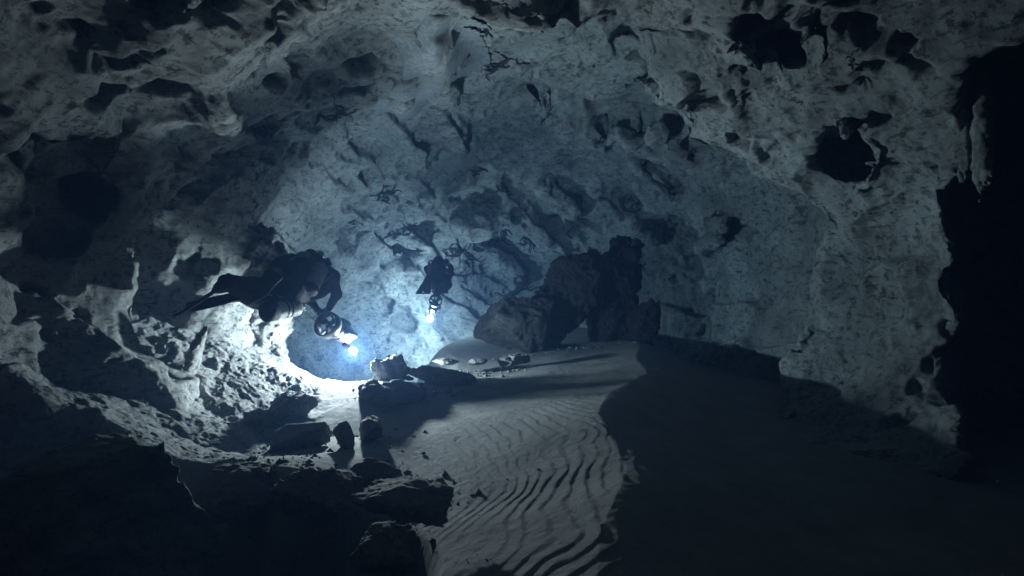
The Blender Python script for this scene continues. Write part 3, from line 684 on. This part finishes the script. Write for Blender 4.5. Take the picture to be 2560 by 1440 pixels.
for q, r_ in (((1075, 656, 12.5), .03), ((1097, 663, 12.5), .028), ((1116, 669, 12.35), .03), ((1077, 708, 11.8), .016), ((1056, 731, 11.33), .013)):
    a0 = P(*q); part('reflector', lathe(a0-[.0, .0, 0], a0+[.03, -.01, .012], [(0, r_*.6), (.3, r_), (.8, r_), (1, r_*.6)], 12), M_REFL, P2)
part('hood_mask', lathe(hd2+h2*.08, hd2+h2*.14, [(0, .05), (.3, .07), (1, .066)]), M_RUB, P2)
SC2, H2 = scooter(P(1089, 752, 12.70), P(1081, 778, 13.12), LAMP2, 'smaller looking scooter held below the far diver', .15, grip=(g2, b2), back=P(1077, 775, 13.12))

# ------------------------------------------------------------------ pebbles and drifting silt
def specks(n, place, size, name, mat, label, seed):
    rs = np.random.RandomState(seed); B = np.array([(1, 0, 0), (-1, 0, 0), (0, 1, 0), (0, -1, 0), (0, 0, 1), (0, 0, -1)], float)
    T = np.array([(0, 2, 4), (2, 1, 4), (1, 3, 4), (3, 0, 4), (2, 0, 5), (1, 2, 5), (3, 1, 5), (0, 3, 5)])
    Vs = []; Qs = []
    for k in range(n):
        c, sc = place(rs), size(rs); Vs.append(c+B*sc*rs.uniform(.5, 1.2, (6, 3))); Qs.append(T+6*k)
    link(name, np.concatenate(Vs), np.concatenate(Qs), mat, kind='stuff', smooth=False, label=label)
def peb(rs):
    y = rs.uniform(2.0, 8.5); x = rs.normal(-.7, .9)*(1 if y < 6 else .8); return np.array([x, y, fz(x, y)+float(ripple(np.array([x]), np.array([y]))[0])+.002])
specks(900, peb, lambda rs: np.array([1, 1, .7])*rs.choice([.004, .006, .009, .016], p=[.5, .3, .15, .05]), 'pebbles', M_ROCK, 'small broken stones scattered over the sand', 3)
RUB = [(-2.5, 5.4, .35), (-2.0, 4.9, .4), (-1.45, 4.85, .3), (-1.25, 5.1, .25), (-1.7, 3.7, .5), (-1.1, 3.6, .5), (-.7, 3.5, .35), (-1.3, 6.2, .3), (-.8, 6.6, .4), (-.1, 7.5, .3), (-.5, 7.4, .3), (.1, 9.2, .7), (.9, 9.8, .6), (1.9, 10.2, .6), (-.9, 4.0, .4)]
def rub_at(rs):
    x, y, r = RUB[rs.randint(len(RUB))]; x, y = x+rs.normal(0, r*.6), y+rs.normal(0, r*.6); return np.array([x, y, fz(x, y)+.004])
specks(1500, rub_at, lambda rs: np.array([1, 1, .8])*rs.choice([.008, .014, .024, .042], p=[.4, .35, .18, .07]), 'rubble', M_ROCK, 'loose broken stone chips lying round the larger rocks', 8)
specks(260, lambda rs: at(rs.uniform(-100, 2660), rs.uniform(-50, 1500), rs.uniform(1.2, 5.5)), lambda rs: np.full(3, rs.uniform(.0012, .0028)), 'silt_specks', M_REFL, 'tiny pale particles drifting in the water', 4)

# ------------------------------------------------------------------ the guide line
GL = [at(150, 1262, 3.3), at(330, 1160, 3.9), at(520, 1070, 4.4), at(640, 1010, 4.9), at(735, 960, 5.6)]
V_, Q_ = tube(GL, .0022, 5, 6)
link('guide_line', V_, Q_, M_BAND, label='thin dark cave line strung low across the bright rubble on the left', cat='guide line')

# ------------------------------------------------------------------ dark branching crusts on walls and roof
AV = np.concatenate([Va, Vb]); AV = AV[AV[:, 1] > 1]; ix = ((AV[:, 0]/AV[:, 1]*F+1280)/4).astype(int); iy = ((720-AV[:, 2]/AV[:, 1]*F)/4).astype(int)
ok = (ix >= 0) & (ix < 640) & (iy >= 0) & (iy < 360); dm = np.full((360, 640), 99.); np.minimum.at(dm, (iy[ok], ix[ok]), AV[ok, 1])
def surf(px, py, off=.0):
    x0, y0 = int(np.clip(px/4, 2, 637)), int(np.clip(py/4, 2, 357)); d = np.median(dm[y0-1:y0+2, x0-1:x0+2]); return at(px, py, d-off)
# added smooth drape imitating optical blur over the middle of the roof, rounded off and sunk into the rock at its rim
M_BLUR = plain('soft_blur_grey', (.20, .215, .22), .95)
nu, nv = 70, 100; gu = np.linspace(925, 1225, nu); gv = np.linspace(30, 470, nv)
Dp = np.array([[surf(a_, b_)[1] for a_ in gu] for b_ in gv])
for _ in range(60):
    e_ = np.pad(Dp, 1, mode='edge'); Dp = (e_[:-2, 1:-1]+e_[2:, 1:-1]+e_[1:-1, :-2]+e_[1:-1, 2:]+Dp)/5
GV, GU = np.meshgrid(gv, gu, indexing='ij'); p0 = np.stack([(GU-1280)/F*Dp, Dp, (720-GV)/F*Dp], -1).reshape(-1, 3)
rim = np.sqrt(((GU-1078)/138)**2+((GV-235)/205)**2).ravel()+.25*perlin(p0*2.2)+.08*perlin(p0*6)
off_ = .36*(1-rim)+.11*perlin(p0*2.2+9)+.02*perlin(p0*6+4); p0 = p0*(1-off_/np.linalg.norm(p0, axis=1))[:, None]
idx = np.arange(nu*nv).reshape(nv, nu); DQ = np.stack([idx[:-1, :-1], idx[:-1, 1:], idx[1:, 1:], idx[1:, :-1]], -1).reshape(-1, 4)
DQ = DQ[(rim[DQ].min(1) < 1.12)]; uq, iq = np.unique(DQ, return_inverse=True)
link('blur_drape', p0[uq], iq.reshape(DQ.shape), M_BLUR, label='smooth soft grey drape imitating optical blur over the middle of the roof', cat='blur drape')
GROW = [(970, 500, 46, 'on the blue wall up and left of the far diver'), (1262, 478, 34, 'like small teeth on top of the large rounded wall block'), (1278, 600, 52, 'thick one right of the far diver, above the pale wall'),
 (1160, 640, 52, 'running diagonally just right of the far diver'), (1165, 690, 40, 'loose patch low beside the far diver'), (1040, 575, 40, 'thin arc over the dark wall hollow'),
 (1345, 598, 40, 'thin one reaching right from the thick crust'), (1310, 735, 60, 'fringe above the brown boulder'), (1230, 60, 54, 'lacy cluster at the top edge of the roof'),
 (1265, 170, 50, 'lacy band hanging down the roof right of the blur drape'), (820, 290, 46, 'faint tuft left of the blur drape'), (1390, 60, 40, 'small twig cluster in the upper roof'),
 (1395, 540, 34, 'sparse dots on the ribbed wall'), (1200, 430, 30, 'scattered flecks below the blur drape'), (2160, 140, 60, 'broken streaks in the upper right roof')]
for gi, (gx, gy, gr, gl) in enumerate(GROW):
    rr = random.Random(gi+3); geos = []; nodes_ = [(gx-gr*.6, gy)]
    for b_ in range(16 if gr > 38 else 9):
        px, py = nodes_[0] if b_ == 0 else rr.choice(nodes_); ang = 0. if b_ == 0 else rr.uniform(-math.pi, math.pi); pts = []; pp = []
        for k in range(12 if b_ == 0 else rr.randint(4, 8)):
            q = surf(px, py, .012)
            if pts and abs(q[1]-pts[-1][1]) > .35: break
            pts.append(q); pp.append((px, py)); px += math.cos(ang)*gr*.13; py += math.sin(ang)*gr*.11; ang += rr.gauss(0, .5)
        if len(pts) > 2:
            w = gr/F*surf(gx, gy)[1]*.075*(1 if b_ < 5 else .6)
            geos.append(tube(pts, [w*(1-.75*k/len(pts))*rr.uniform(.6, 1.4) for k in range(len(pts))], 6, 2)); nodes_ += pp
    if geos:
        o_ = surf(gx, gy); Vg, Qg = join(*geos); ob = link('mineral_crust', np.array(Vg)-o_, Qg, M_CRUST, label='dark branching crust, '+gl, cat='mineral crust', group='dark branching crusts on the rock'); ob.location = Vector(o_)

# ------------------------------------------------------------------ lamps
def glowing_bulb(p, r, watts, head):
    """the lit dome of a video lamp: a small glowing ball that is the light itself"""
    m = bpy.data.materials.new('lamp_glow'); m.use_nodes = True; nt = m.node_tree; nt.nodes.clear()
    o_ = nt.nodes.new('ShaderNodeOutputMaterial'); e = nt.nodes.new('ShaderNodeEmission'); e.inputs[0].default_value = (.97, .95, .90, 1)
    e.inputs[1].default_value = watts/(4*math.pi**2*r*r); nt.links.new(e.outputs[0], o_.inputs[0]); m.cycles.emission_sampling = 'FRONT'
    V = []; Q = []; n, k_ = 12, 7
    geo = lathe(np.array(p)-[0, 0, r], np.array(p)+[0, 0, r], [((1-math.cos(math.pi*t/k_))/2, max(1e-4, r*math.sin(math.pi*t/k_))) for t in range(k_+1)], n)
    part('bulb', geo, m, head)
glowing_bulb(LAMP1, .042, 860, H1)
glowing_bulb(LAMP2, .068, 500, H2)

# ------------------------------------------------------------------ water haze
hz = bpy.data.materials.new('cave_water'); hz.use_nodes = True; nt = hz.node_tree; nt.nodes.clear()
out = nt.nodes.new('ShaderNodeOutputMaterial'); pv = nt.nodes.new('ShaderNodeVolumePrincipled')
pv.inputs['Color'].default_value = (.02, .04, .085, 1); pv.inputs['Absorption Color'].default_value = (.065, .28, .50, 1)
pv.inputs['Density'].default_value = .12; pv.inputs['Anisotropy'].default_value = .3
nt.links.new(pv.outputs[0], out.inputs['Volume'])
lo = np.array([-9, -4.5, -3.6]); hi = np.array([9.5, 18, 5.6])
bv = [(lo[0] if i & 1 == 0 else hi[0], lo[1] if i & 2 == 0 else hi[1], lo[2] if i & 4 == 0 else hi[2]) for i in range(8)]
link('haze', bv, [(0, 2, 3, 1), (4, 5, 7, 6), (0, 1, 5, 4), (2, 6, 7, 3), (0, 4, 6, 2), (1, 3, 7, 5)], hz, smooth=False, kind='stuff', label='blue tinted water filling the whole cave')
